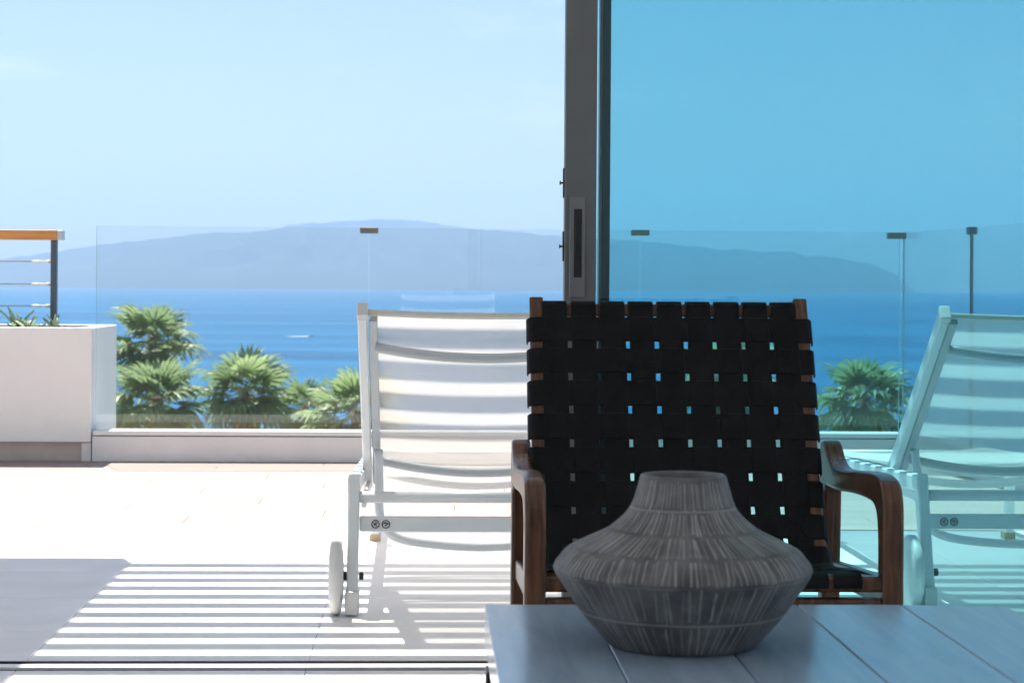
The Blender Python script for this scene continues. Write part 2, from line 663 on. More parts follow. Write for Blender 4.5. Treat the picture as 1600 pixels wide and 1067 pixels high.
# ------------------------------------------------------------------ house shell (behind and above the camera) and terrace
TRACK0, TRACK1 = 4.365, 4.478
struct(box('terrace_slab', (-4.2, TRACK1, -7.8), (4.6, 9.66, -0.030), M['grout']), 'concrete terrace slab')
struct(box('room_slab', (-4.2, -3.4, -7.8), (4.6, TRACK0, -0.030), M['grout']), 'concrete floor slab of the room')
ft = struct(mesh_obj('terrace_floor', [(-4.2, TRACK1, -0.012), (4.6, TRACK1, -0.012), (4.6, 6.865, -0.012), (-4.2, 6.865, -0.012)], [(0, 1, 2, 3)], M['grout']),
            'pale tiled terrace floor outside the sliding door')
fi = struct(mesh_obj('room_floor', [(-4.2, -3.4, -0.012), (4.6, -3.4, -0.012), (4.6, TRACK0, -0.012), (-4.2, TRACK0, -0.012)], [(0, 1, 2, 3)], M['grout']),
            'pale tiled floor inside the room')
fd = struct(mesh_obj('deck', [(-4.2, 6.865, -0.012), (4.6, 6.865, -0.012), (4.6, 9.66, -0.012), (-4.2, 9.66, -0.012)], [(0, 1, 2, 3)], M['deck_gap']),
            'tan wood-look plank deck along the balustrade')


def tile_mesh(name, lx, ly, material, g=0.0006, bev=0.0008):
    bm = bmesh.new()
    add_box(bm, (g, g, -0.011), (lx - g, ly - g, 0), bev, 1)
    bmesh.ops.recalc_face_normals(bm, faces=bm.faces)
    me = bpy.data.meshes.new(name)
    bm.to_mesh(me)
    bm.free()
    me.materials.append(material)
    return me


TW = 0.61
t_full = tile_mesh('tile', TW, 0.50, M['tile'])
t_cut = tile_mesh('tile_cut', TW, 6.865 - 4 * 0.5 - TRACK1, M['tile'])
x0 = -0.25 - 6 * TW
for r in range(5):
    y = 6.865 - 0.5 * (r + 1) if r < 4 else TRACK1
    for c in range(13):
        link('tile', t_full if r < 4 else t_cut, None, ft, (x0 + c * TW, y, 0))
for r in range(12):
    y = TRACK0 - 0.5 * (r + 1)
    for c in range(13):
        link('tile', t_full, None, fi, (x0 + c * TW, y, 0))
p_full = tile_mesh('plank', 1.2, 0.2, M['deck'], 0.0008)
p_last = tile_mesh('plank_cut', 1.2, 9.66 - 6.868 - 13 * 0.2, M['deck'], 0.0008)
for r in range(14):
    off = (r * 0.47) % 1.2
    for c in range(8):
        xx = -4.9 + off + c * 1.2
        if xx > 3.4:
            continue
        link('plank', p_full if r < 13 else p_last, None, fd, (xx, 6.868 + 0.2 * r, -0.001))

RZ = 2.5
struct(box('wall_left', (-4.3, -3.4, 0.004), (-4.0, -2.6, RZ), M['room']), 'white wall pier, left side of the room opened to let in more light')  # side walls left out, only piers and columns, to brighten the room
struct(box('wall_right', (4.3, -3.4, 0.004), (4.6, -2.6, RZ), M['room']), 'white wall pier, right side of the room opened to let in more light')
struct(box('column_left', (-4.3, 4.12, 0.004), (-4.0, 4.42, RZ), M['room']), 'white corner column of the room')
struct(box('column_right', (4.3, 4.12, 0.004), (4.6, 4.42, RZ), M['room']), 'white corner column of the room')
struct(box('bounce_ground_left', (-16, -3.4, -0.4), (-4.203, 4.42, -0.004), M['tile']), 'added pale paving on the left that bounces sunlight into the room')  # unseen pale ground, added to bounce sunlight up to the ceiling
struct(box('bounce_ground_right', (4.603, -3.4, -0.4), (16, 4.42, -0.004), M['tile']), 'added pale paving on the left that bounces sunlight into the room')  # matching added bounce surface on the other side
struct(box('wall_back', (-4.0, -3.4, 0.004), (4.3, -3.1, RZ), M['room']), 'white back wall of the room')
struct(box('ceiling', (-4.3, -3.4, RZ + 0.003), (4.6, 5.43, RZ + 0.30), M['room']), 'white ceiling and overhanging roof slab')

# pergola (above the frame): its slats throw the stripes on the floor
pg = thing('pergola', 'white slatted pergola above the terrace that throws the striped shade', 'pergola', (0, 0, 0))
bm = bmesh.new()
add_box(bm, (-0.0, -0.038, 0), (5.9, 0.038, 0.028), 0.003, 1)
bmesh.ops.recalc_face_normals(bm, faces=bm.faces)
slm = bpy.data.meshes.new('slat')
bm.to_mesh(slm)
bm.free()
slm.materials.append(M['slat'])
for k in range(12):
    yb = 5.916 - 0.1485 * k
    link('slat', slm, None, pg, (-1.32, yb + 0.074 + 0.48 * RZ + 0.005, RZ))
box('beam', (4.45, 5.44, RZ + 0.03), (4.57, 7.36, RZ + 0.2), M['slat'], pg)
box('post', (4.45, 7.24, 0), (4.57, 7.36, RZ + 0.029), M['slat'], pg)
box('canopy', (-4.3, 5.432, RZ + 0.032), (-1.322, 7.367, RZ + 0.25), M['slat'], pg)
box('post', (-4.2, 7.2, 0), (-4.08, 7.32, RZ + 0.031), M['slat'], pg)

# ------------------------------------------------------------------ sliding door
tr = thing('door_track', 'black and pale twin floor track of the sliding door', 'door track', (0, 0, 0))
box('base', (-4.0, TRACK0 + 0.001, -0.028), (4.3, TRACK1 - 0.001, -0.016), M['black_alu'], tr)
box('rail', (-4.0, 4.402, -0.0155), (4.3, 4.440, 0.001), M['white_alu'], tr, 0.003)
box('edge_strip', (-4.0, TRACK0 + 0.001, -0.0155), (4.3, TRACK0 + 0.010, 0.0), M['black_alu'], tr)
box('edge_strip', (-4.0, TRACK1 - 0.010, -0.0155), (4.3, TRACK1 - 0.001, 0.0), M['black_alu'], tr)


def pane_obj(name, lo, hi, mg, me_, parent):
    """glass sheet whose narrow edges carry their own colour"""
    o = box(name, lo, hi, mg, parent)
    o.data.materials.append(me_)
    d = [hi[i] - lo[i] for i in range(3)]
    thin = d.index(min(d))
    for p in o.data.polygons:
        if abs(p.normal[thin]) < 0.5:
            p.material_index = 1
    return o


sd = thing('sliding_door', 'inner sliding door leaf with grey stile, pull handle and blue tinted glass', 'door', (0.297, 4.40, 0))
# stile profile: face with a shallow step
box('stile', (0, 0, 0.012), (0.067, 0.042, 2.42), M['anthracite'], sd, 0.002)
box('stile_bead', (0.0672, 0.010, 0.080), (0.0684, 0.032, 2.36), M['black_alu'], sd)
box('bottom_rail', (0.0672, 0.002, 0.012), (2.6, 0.040, 0.078), M['anthracite'], sd, 0.002)
box('top_rail', (0.0672, 0.002, 2.362), (2.6, 0.040, 2.42), M['anthracite'], sd, 0.002)
pane_obj('pane', (0.0690, 0.012, 0.079), (2.6, 0.030, 2.361), M['door_glass'], M['glass_edge'], sd)
hd = box('handle', (0.010, -0.008, 0.795), (0.043, -0.0005, 1.012), M['handle'], sd, 0.0015)
box('pull_recess', (0.0195, -0.0095, 0.838), (0.0365, -0.0085, 0.985), M['black_alu'], hd)
box('pull_grip', (0.0205, -0.0150, 0.886), (0.0355, -0.0098, 0.968), M['dark_steel'], hd, 0.002)
for zc in (0.905, 1.042):
    sp = box('strike_plate', (-0.003, 0.012, zc - 0.032), (-0.0005, 0.030, zc + 0.032), M['dark_steel'], sd)
    lathe('bolt', [(0.003, -0.0105), (0.0045, -0.010), (0.0045, -0.008), (0.002, -0.0075), (0.002, -0.0031)], M['dark_steel'], sp, 16, 'X', (0, 0.020, zc))

s2 = thing('sliding_door', 'outer sliding door leaf with narrow grey stile behind the handle leaf', 'door', (0.3815, 4.452, 0))
box('stile', (0.0, 0, 0.012), (0.018, 0.042, 2.42), M['dark_alu'], s2, 0.002)
box('stile_trim', (-0.0065, 0.0, 0.012), (-0.0004, 0.036, 2.42), M['handle'], s2)
box('bottom_rail', (0.0182, 0.002, 0.012), (2.9, 0.040, 0.078), M['anthracite'], s2, 0.002)
box('top_rail', (0.0182, 0.002, 2.362), (2.9, 0.040, 2.42), M['anthracite'], s2, 0.002)
pane_obj('pane', (0.0182, 0.012, 0.079), (2.9, 0.030, 2.361), M['door_glass'], M['glass_edge'], s2)
box('door_head', (-4.0, 4.39, 2.425), (4.3, 4.50, RZ + 0.001), M['anthracite'], tr)

# ------------------------------------------------------------------ balustrade
gb = thing('glass_balustrade', 'frameless glass balustrade on a pale kerb in front of the sea', 'balustrade', (0, 9.45, 0))
box('kerb', (-1.524, 0.0, 0.0), (2.24, 0.20, 0.116), M['kerb'], gb, 0.003)
box('shadow_joint', (-1.520, 0.014, 0.1165), (2.20, 0.19, 0.120), M['black_alu'], gb)
box('channel', (-1.522, 0.006, 0.1205), (2.235, 0.06, 0.141), M['white_alu'], gb, 0.002)
box('channel', (-1.522, 0.082, 0.1205), (2.235, 0.16, 0.141), M['white_alu'], gb, 0.002)
edges = [-1.524, -0.266, 0.996, 2.222]
for a, b in zip(edges, edges[1:]):
    pane_obj('pane', (a + 0.004, 0.0635, 0.1205), (b - 0.004, 0.0785, 1.080), M['balu_glass'], M['glass_edge'], gb)
for x in edges[1:3]:
    box('clamp', (x - 0.042, 0.052, 1.056), (x + 0.042, 0.090, 1.083), M['anthracite'], gb, 0.003)
box('clamp', (2.160, 0.050, 1.050), (2.245, 0.092, 1.080), M['anthracite'], gb, 0.003)
# return side, coming back towards the house
sb = thing('glass_balustrade', 'side run of glass balustrade returning towards the house at the far right', 'balustrade', (2.245, 9.518, 0), math.atan2(0.15, 1.43))
box('kerb', (0.03, -4.4, 0), (0.2, -0.075, 0.114), M['kerb'], sb, 0.003)
box('channel', (0.03, -4.4, 0.1205), (0.1, -0.075, 0.141), M['white_alu'], sb, 0.002)
yy = 0.0
for ln in (0.87, 1.22, 1.22, 1.08):
    pane_obj('pane', (-0.014, yy - ln + 0.003, 0.05), (-0.006, yy - 0.003, 1.080), M['balu_glass'], M['glass_edge'], sb)
    yy -= ln
    if yy > -4:
        box('clamp', (-0.028, yy - 0.022, 1.050), (0.007, yy + 0.022, 1.083), M['grey_post'], sb, 0.003)
        box('joint_bar', (-0.017, yy - 0.0035, 0.06), (-0.004, yy + 0.0035, 1.049), M['grey_post'], sb)

# ------------------------------------------------------------------ planter with railing
pl = thing('planter', 'long white rendered planter box at the left end of the balustrade', 'planter', (-1.53, 9.45, 0))
L = -2.6
box('front_wall', (L, 0, 0.089), (0, 0.07, 0.612), M['plaster'], pl, 0.004)
box('back_wall', (L, 0.70, 0.089), (0, 0.77, 0.612), M['plaster'], pl, 0.004)
box('side_wall', (-0.07, 0.0705, 0.089), (-0.0005, 0.6995, 0.6115), M['plaster'], pl, 0.003)
box('side_wall', (L, 0.0705, 0.089), (L + 0.07, 0.6995, 0.6115), M['plaster'], pl, 0.003)
box('floor', (L + 0.0705, 0.0705, 0.09), (-0.0705, 0.6995, 0.12), M['plaster'], pl)
box('soil', (L + 0.071, 0.071, 0.121), (-0.071, 0.699, 0.57), M['soil'], pl)
box('plinth', (L, 0.035, 0.0), (-0.045, 0.7, 0.085), M['plinth'], pl)
box('plinth_end', (-0.0445, 0.02, 0.0), (-0.002, 0.7, 0.085), M['kerb'], pl)
box('shadow_gap', (L, 0.06, 0.0851), (-0.002, 0.7, 0.0888), M['black_alu'], pl)
struct(box('planter_footing', (-4.2, 9.662, -7.8), (-1.5, 10.3, -0.002), M['kerb']), 'concrete footing under the planter')

rl = thing('cable_railing', 'orange timber handrail on a slate post with three steel cables', 'railing', (-1.764, 9.80, 0.57))
box('post', (-0.014, -0.02, 0), (0.014, 0.02, 0.449), M['grey_post'], rl, 0.003)
box('handrail', (-1.9, -0.035, 0.4495), (0.018, 0.035, 0.496), M['teak'], rl, 0.004)
box('end_cap', (0.0185, -0.034, 0.4505), (0.044, 0.034, 0.495), M['steel'], rl, 0.002)
for z in (0.347, 0.240, 0.137):
    cb = tube('cable', [(-1.9, 0, z), (-0.10, 0, z)], 0.0028, M['steel'], rl, 8)
    lathe('tensioner', [(0.0035, -0.105), (0.0065, -0.10), (0.0065, -0.062), (0.0042, -0.060), (0.0042, -0.040), (0.008, -0.038), (0.008, -0.0145)],
          M['white_alu'], cb, 12, 'X', (0, 0, z))

# succulents in the planter
verts, faces = [], []
for k in range(6):
    t = k / 5
    w = 0.011 * (1 - t ** 2) + 0.0008
    y = 0.10 * t
    z = 0.055 * t - 0.03 * t * t
    verts += [(-w, y, z + 0.006), (0, y, z), (w, y, z + 0.006)]
for k in range(5):
    a = 3 * k
    faces += [(a, a + 1, a + 4, a + 3), (a + 1, a + 2, a + 5, a + 4)]
lfm = bpy.data.meshes.new('leaf')
lfm.from_pydata(verts, [], faces)
for p in lfm.polygons:
    p.use_smooth = True
lfm.materials.append(M['succulent'])
for k, (x, y, s, lab) in enumerate(((-1.900, 9.62, 1.35, 'spiky pale succulent in the planter, farthest left of the three'),
                                    (-1.835, 9.58, 1.0, 'low bushy green succulent in the planter, middle of the three'),
                                    (-1.715, 9.60, 1.1, 'pale succulent in the planter just right of the railing post'))):
    sp = thing('succulent_plant', lab, 'plant', (x, y, 0.568), 0.5 * k, 'succulents in the planter')
    for i in range(18):
        o = link('leaf', lfm, None, sp)
        o.rotation_euler = (random.uniform(0.1, 1.15), random.uniform(-0.3, 0.3), i * 2.399)
        q = s * random.uniform(0.55, 1.1)
        o.scale = (q, q, q)


# ------------------------------------------------------------------ sun loungers
def lounger(X, Y, label):
    t = thing('sun_lounger', label, 'sun lounger', (X, Y, 0), 0, 'white sling sun loungers on the terrace')
    F, G, SL = M['loungerframe'], M['lounger_grey'], M['sling']
    hw = 0.327
    for s in (-1, 1):
        # side rail of the bed
        tube('side_rail', [(s * hw, 0.075, 0.316), (s * hw, 1.86, 0.248)], 0, F, t, flat=(0.030, 0.042))
        # head leg, raked towards the head, with a foot cap
        lg = tube('leg', [(s * hw, 0.10, 0.335), (s * hw, 0.012, 0.045)], 0, F, t, flat=(0.028, 0.045), up=Vector((0, 1, 0)))
        box('foot_cap', (s * hw - 0.017, -0.022, 0.004), (s * hw + 0.017, 0.036, 0.062), M['wheel'], lg, 0.004)
        # foot-end leg
        l2 = tube('leg', [(s * (hw - 0.02), 1.48, 0.25), (s * (hw - 0.02), 1.50, 0.022)], 0, F, t, flat=(0.028, 0.040), up=Vector((0, 1, 0)))
        box('foot_cap', (s * (hw - 0.02) - 0.018, 1.476, 0.0), (s * (hw - 0.02) + 0.018, 1.526, 0.021), M['brass'], l2, 0.002)
        # wheel
        wh = lathe('wheel', [(0.02, -0.019), (0.060, -0.017), (0.068, -0.013), (0.086, -0.014), (0.094, -0.009), (0.0955, 0.0), (0.094, 0.009),
                             (0.086, 0.014), (0.068, 0.013), (0.060, 0.017), (0.02, 0.019)], M['wheel'], t, 48, 'X', (s * (hw + 0.041), 0.02, 0.0955))
        lathe('axle', [(0.011, -0.003), (0.011, 0.004), (0.007, 0.005), (0.007, 0.022)] if s < 0 else
              [(0.007, -0.022), (0.007, -0.005), (0.011, -0.004), (0.011, 0.003)], M['dark_steel'], wh, 16, 'X', (-s * 0.022, 0, 0))
        if s < 0:
            lathe('axle_nut', [(0.004, -0.006), (0.010, -0.005), (0.010, 0.004), (0.005, 0.006)], M['dark_steel'], wh, 8, 'X', (0.063, 0, 0))
    # bars across the head end
    tube('cross_bar', [(-hw + 0.015, 0.085, 0.285), (hw - 0.015, 0.085, 0.285)], 0.0145, F, t, 16)
    fb = box('cross_panel', (-hw + 0.015, 0.070, 0.199), (hw - 0.015, 0.086, 0.238), F, t, 0.004)
    for i, xm in enumerate((-hw + 0.055, -hw + 0.081)):      # two round pictogram marks
        bm = bmesh.new()
        ring = [(xm + 0.0095 * math.cos(a * math.pi / 12), 0.0685, 0.2185 + 0.0095 * math.sin(a * math.pi / 12)) for a in range(25)]
        add_tube(bm, ring, 0.0011, 6, up=Vector((0, 1, 0)))
        if i == 0:
            for p, q in (((-0.005, 0.003), (0.004, -0.005)), ((-0.004, -0.003), (0.001, 0.002)), ((0.0, 0.005), (0.0045, 0.001))):
                add_tube(bm, [(xm + p[0], 0.0690, 0.2185 + p[1]), (xm + q[0], 0.0690, 0.2185 + q[1])], 0.0011, 6, up=Vector((0, 1, 0)))
        else:
            for p, q in (((-0.006, 0.001), (0.0, 0.004)), ((0.0, 0.004), (0.006, 0.0)), ((-0.002, -0.004), (0.003, -0.001))):
                add_tube(bm, [(xm + p[0], 0.0690, 0.2185 + p[1]), (xm + q[0], 0.0690, 0.2185 + q[1])], 0.0014, 6, up=Vector((0, 1, 0)))
        bm_obj('mark', bm, M['ink'], fb)
    tube('cross_bar', [(-hw + 0.03, 1.84, 0.249), (hw - 0.03, 1.84, 0.249)], 0.014, F, t, 12)
    # backrest: base (0.56, 0.29) to top (-0.06, 0.765)
    by, bz, ty, tz = 0.55, 0.285, -0.05, 0.754
    bw = hw - 0.022

    def bp(f, x=0.0, off=0.0):
        d = Vector((0, ty - by, tz - bz)).normalized()
        nrm = Vector((0, d.z, -d.y))          # towards the foot end, upwards
        return Vector((x, by + (ty - by) * f, bz + (tz - bz) * f)) + nrm * off
    for s in (-1, 1):
        r = tube('back_rail', [bp(-0.02, s * bw), bp(0.985, s * bw)], 0, F, t, flat=(0.024, 0.036), up=Vector((0, 1, 0)))
        box('rail_cap', (-0.0135, -0.02, -0.008), (0.0135, 0.02, 0.012), M['wheel'], r, 0.003, loc=bp(1.0, s * bw),
            rot=(math.atan2(-(ty - by), tz - bz), 0, 0))
        tube('sling_rail', [bp(0.0, s * (bw - 0.026), -0.004), bp(0.97, s * (bw - 0.026), -0.004)], 0, G, t, flat=(0.022, 0.020), up=Vector((0, 1, 0)))

    def bow(f, sag, x):
        k = 1 - (x / (bw - 0.03)) ** 2
        return bp(f, x, -sag * k - 0.02)
    xsn = [-(bw - 0.032) + (2 * bw - 0.064) * i / 16 for i in range(17)]
    tube('back_bar', [bow(0.84, 0.032, x) for x in xsn], 0.0125, G, t, 12)
    tube('back_bar', [bow(0.17, 0.040, x) for x in xsn], 0.0125, G, t, 12)
    box('label_tag', (0.075, -0.002, -0.006), (0.100, 0.001, 0.004), M['lounger_grey'], t, loc=bow(0.84, 0.032, 0.09) + Vector((0, -0.013, -0.006)))
    # back sling with a slight hollow
    verts, faces = [], []
    nf, nxx = 24, 16
    for j in range(nf + 1):
        f = 0.0 + 0.985 * j / nf
        for i in range(nxx + 1):
            x = -(bw - 0.018) + 2 * (bw - 0.018) * i / nxx
            k = 1 - (x / (bw - 0.018)) ** 2
            verts.append(bp(f, x, 0.008 - 0.014 * k * math.sin(math.pi * min(1, f * 1.0))))
    for j in range(nf):
        for i in range(nxx):
            a = j * (nxx + 1) + i
            faces.append((a, a + 1, a + nxx + 2, a + nxx + 1))
    mesh_obj('back_sling', verts, faces, SL, t, smooth=True)
    tube('top_hem', [bp(0.985, x, 0.006 - 0.010 * (1 - (x / bw) ** 2)) for x in [-(bw - 0.014) + (2 * bw - 0.028) * i / 12 for i in range(13)]], 0.0085, M['hem'], t, 10)
    # seat sling, sagging between the rails
    verts, faces = [], []
    for j in range(25):
        y = by + 0.02 + (1.84 - by - 0.02) * j / 24
        for i in range(nxx + 1):
            x = -(hw - 0.016) + 2 * (hw - 0.016) * i / nxx
            k = 1 - (x / (hw - 0.016)) ** 2
            verts.append((x, y, 0.322 - 0.038 * (y - by) - 0.022 * k))
    for j in range(24):
        for i in range(nxx):
            a = j * (nxx + 1) + i
            faces.append((a, a + 1, a + nxx + 2, a + nxx + 1))
    mesh_obj('seat_sling', verts, faces, SL, t, smooth=True)
    # sagging brace under the seat
    tube('seat_brace', [(x, 0.80, 0.30 - 0.055 * (1 - (x / hw) ** 2)) for x in [-(hw - 0.02) + (2 * hw - 0.04) * i / 14 for i in range(15)]], 0.0125, F, t, 10)
    # U-shaped prop that holds the backrest up
    pw_ = bw - 0.032
    pivot = bp(0.24, 0, -0.03)
    low = Vector((0, 0.30, 0.148))
    side = [Vector((-pw_, pivot.y, pivot.z)), Vector((-pw_ + 0.004, (pivot.y * 0.6 + low.y * 0.4), pivot.z * 0.6 + low.z * 0.4)),
            Vector((-pw_ + 0.006, low.y + 0.01, low.z + 0.075)), Vector((-pw_ + 0.022, low.y, low.z + 0.030)),
            Vector((-pw_ + 0.060, low.y, low.z + 0.006)), Vector((-pw_ + 0.14, low.y, low.z - 0.008)), Vector((0, low.y, low.z - 0.016))]
    full = side + [Vector((-p.x, p.y, p.z)) for p in reversed(side[:-1])]
    prop = tube('prop', spline(full, 6), 0.0115, F, t, 12)
    for s in (-1, 1):
        lathe('pivot_bolt', [(0.004, -0.012), (0.008, -0.011), (0.008, 0.011), (0.004, 0.012)], M['steel'], prop, 12, 'X', (s * pw_, pivot.y, pivot.z))
        box('rack', (s * (hw - 0.024) - 0.006, 0.12, 0.255), (s * (hw - 0.024) + 0.006, 0.62, 0.280), F, t, 0.002)
    return t


lounger(0.149, 5.085, 'white sling sun lounger straight behind the open doorway, left of the armchair')
lounger(1.612, 5.165, 'white sling sun lounger seen through the tinted glass at the right edge')

# ------------------------------------------------------------------ palms
def frond_mesh(seed, nseg=20, R=1.0, pet=0.70, droop=0.35):
    rr = random.Random(seed)
    verts, faces = [], []
    # petiole: a thin three-sided stalk along +x, drooping
    n = 5
    for k in range(n + 1):
        t = k / n
        x, z = pet * t, -0.10 * t * t
        for a in range(3):
            an = a * 2.094
            verts.append((x, 0.018 * math.cos(an), z + 0.018 * math.sin(an)))
    for k in range(n):
        for a in range(3):
            faces.append((3 * k + a, 3 * k + (a + 1) % 3, 3 * k + 3 + (a + 1) % 3, 3 * k + 3 + a))
    cx, cz = pet, -0.10
    for s in range(nseg):
        ph = math.radians(-125 + 250 * s / (nseg - 1)) + rr.uniform(-0.03, 0.03)
        Rl = R * (0.72 + 0.28 * math.cos(ph)) * rr.uniform(0.88, 1.08)
        dx, dy = math.cos(ph), math.sin(ph)
        px_, py_ = -dy, dx
        b0 = len(verts)
        fold = 0.03 * (1 if s % 2 else -1)
        for q, (t, w) in enumerate(((0.04, 0.014), (0.50, 0.074), (0.74, 0.048), (1.0, 0.004))):
            r = Rl * t
            z = cz - droop * (r / R) ** 2.4 * (0.55 + rr.uniform(-0.1, 0.25)) - 0.06 * abs(math.sin(ph)) * t + fold * (1 - abs(2 * t - 1))
            if q == 3:
                z -= 0.10 * rr.random()
                r *= 0.94
            verts.append((cx + dx * r + px_ * w, dy * r + py_ * w, z + 0.02))
            verts.append((cx + dx * r, dy * r, z))
            verts.append((cx + dx * r - px_ * w, dy * r - py_ * w, z + 0.02))
        for q in range(3):
            a = b0 + 3 * q
            faces += [(a, a + 1, a + 4, a + 3), (a + 1, a + 2, a + 5, a + 4)]
    me = bpy.data.meshes.new('frond')
    me.from_pydata(verts, [], faces)
    return me


FR = []
for sd_ in range(4):
    me = frond_mesh(sd_, droop=0.25 + 0.14 * sd_)
    me.materials.append(M['frond'])
    FR.append(me)
DEAD = []
for sd_ in range(2):
    me = frond_mesh(40 + sd_, 16, 0.7, 0.6, 1.0)
    me.materials.append(M['dead_frond'])
    DEAD.append(me)


def palm(x, y, zc, size, label, n=27, dead=12, seed=0, ground=-16.0):
    rr = random.Random(seed)
    t = thing('palm_tree', label, 'palm', (x, y, ground), rr.uniform(0, 6), 'fan palms below the terrace')
    h = zc - ground
    bend = rr.uniform(-0.25, 0.25)
    pts, rad = [], []
    for k in range(13):
        f = k / 12
        pts.append((bend * math.sin(f * 2.6) * (1 - f), bend * 0.5 * (f - f * f), (h + 0.12) * f - 0.8 * (1 - f)))
        rad.append((0.30 - 0.13 * f + 0.06 * (1 - f) ** 6) * size)
    tube('trunk', pts, rad, M['trunk'], t, 10)
    for i in range(n):
        f = (i + 0.5) / n
        az = i * 2.39996 + rr.uniform(-0.25, 0.25)
        el = math.radians(82 - 118 * f ** 0.85 + rr.uniform(-9, 9))
        o = link('frond', rr.choice(FR[:2] if f < 0.4 else FR[1:]), None, t, (0.10 * math.cos(az), 0.10 * math.sin(az), h + 0.25 * (0.5 - f)))
        o.rotation_euler = (rr.uniform(-0.35, 0.35), -el, az)
        q = size * rr.uniform(0.85, 1.15) * (0.8 + 0.3 * min(1, f * 2))
        o.scale = (q, q, q)
    for i in range(dead):
        az = i * 2.39996 + rr.uniform(-0.3, 0.3)
        el = math.radians(rr.uniform(-80, -50))
        o = link('dry_frond', rr.choice(DEAD), None, t, (0.12 * math.cos(az), 0.12 * math.sin(az), h - 0.25 - 0.03 * i))
        o.rotation_euler = (rr.uniform(-0.4, 0.4), -el, az)
        q = size * rr.uniform(0.7, 1.0)
        o.scale = (q, q, q)


palm(-9.55, 72, -1.15, 1.0, 'tallest fan palm, rising behind the end of the white planter', seed=1)
palm(-8.6, 66, -2.95, 1.12, 'broad fan palm just right of the planter, below the tallest palm', seed=2, n=28)
palm(-5.95, 68, -2.75, 1.05, 'fan palm with golden dry skirt in the middle of the left glass pane', seed=3, n=28, dead=20)
palm(-4.45, 76, -3.75, 0.85, 'lower fan palm overlapping the right of the golden-skirted palm', seed=4)
palm(-2.35, 70, -3.55, 1.10, 'fan palm just left of the near sun lounger backrest', seed=5)
palm(14.9, 69, -2.95, 1.12, 'lone fan palm seen through the tinted glass right of the armchair', seed=6, n=28, dead=18)
palm(10.6, 72, -2.3, 1.15, 'fan palm hidden behind the woven back of the armchair', seed=7)

# ------------------------------------------------------------------ boat
bt = thing('motor_boat', 'tiny white motor boat with a wake on the open sea', 'boat', (-99.5, 1790, SEA_Z), math.radians(0))
verts, faces = [], []
secs = [(-2.6, 0.75, 0.75), (-1.0, 0.9, 0.8), (1.0, 0.8, 0.9), (2.2, 0.4, 1.05), (2.9, 0.03, 1.2)]
for x, w, h in secs:
    verts += [(x, -w, h), (x, -w * 0.6, 0.05), (x, w * 0.6, 0.05), (x, w, h)]
for k in range(4):
    a = 4 * k
    for i in range(3):
        faces.append((a + i, a + i + 1, a + 5 + i, a + 4 + i))
    faces.append((a + 3, a, a + 4, a + 7))
faces += [(0, 1, 2, 3), (16, 17, 18, 19)]
mesh_obj('hull', verts, faces, M['boat'], bt)
cbn = box('cabin', (-1.2, -0.6, 0.85), (0.9, 0.6, 1.75), M['boat'], bt, 0.1)
box('window', (-0.9, -0.62, 1.25), (0.6, -0.601, 1.6), M['boat_glass'], cbn)
bm = bmesh.new()
prev = None
for k in range(20):
    t = k / 19
    x = -2.4 - 19 * t
    w = 0.9 + 2.2 * t
    hgt = 0.55 * (1 - t) + 0.03
    row = [bm.verts.new((x, -w, 0.01)), bm.verts.new((x, -w * 0.4, hgt + random.uniform(-0.1, 0.1) * (1 - t))), bm.verts.new((x, w * 0.4, hgt)), bm.verts.new((x, w, 0.01))]
    if prev:
        for i in range(3):
            bm.faces.new((prev[i], prev[i + 1], row[i + 1], row[i]))
    prev = row
bm_obj('wake', bm, M['foam'], bt)

# ------------------------------------------------------------------ armchair
ch = thing('armchair', 'walnut armchair woven with black leather straps, in front of the sliding door', 'armchair', (0.481, 3.37, 0))
HX = 0.316
AW = 0.036
for s in (-1, 1):
    xa, xb = (s * HX, s * (HX - AW)) if s < 0 else (s * (HX - AW), s * HX)
    # armrest: flows from the front leg, dips, then kicks up at the rear
    top = spline([(0, 0.0, 0.420), (0, 0.004, 0.462), (0, 0.022, 0.490), (0, 0.055, 0.501), (0, 0.12, 0.503), (0, 0.22, 0.497), (0, 0.33, 0.488), (0, 0.42, 0.486),
                  (0, 0.475, 0.498), (0, 0.510, 0.520), (0, 0.530, 0.527), (0, 0.552, 0.524)], 4)
    bot = spline(
        [(0, 0.500, 0.443), (0, 0.40, 0.444), (0, 0.28, 0.452), (0, 0.16, 0.456), (0, 0.085, 0.452), (0, 0.056, 0.434), (0, 0.046, 0.400)], 4)
    outl = [(0.002, 0.0), (0.0, 0.20), (0.0, 0.36)] + [(p.y, p.z) for p in top] + [(0.562, 0.480), (0.562, 0.44), (0.575, 0.0), (0.537, 0.0), (0.514, 0.43)] + \
        [(p.y, p.z) for p in bot] + [(0.042, 0.30), (0.036, 0.0)]
    slab_profile('arm_frame', outl, xa, xb, M['walnut'], ch, 0.007, 3)
    # side seat rail between the legs
    slab_profile('seat_rail', [(0.045, 0.285), (0.533, 0.262), (0.533, 0.300), (0.045, 0.335)], xa + 0.008 if s < 0 else xa + 0.006, xb - 0.006 if s < 0 else xb - 0.008, M['walnut'], ch, 0.004)
# rails across
box('front_stretcher', (-HX + AW + 0.0005, 0.004, 0.262), (HX - AW - 0.0005, 0.034, 0.303), M['walnut'], ch, 0.004)
box('rear_stretcher', (-HX + AW + 0.0005, 0.535, 0.16), (HX - AW - 0.0005, 0.560, 0.20), M['walnut'], ch, 0.004)
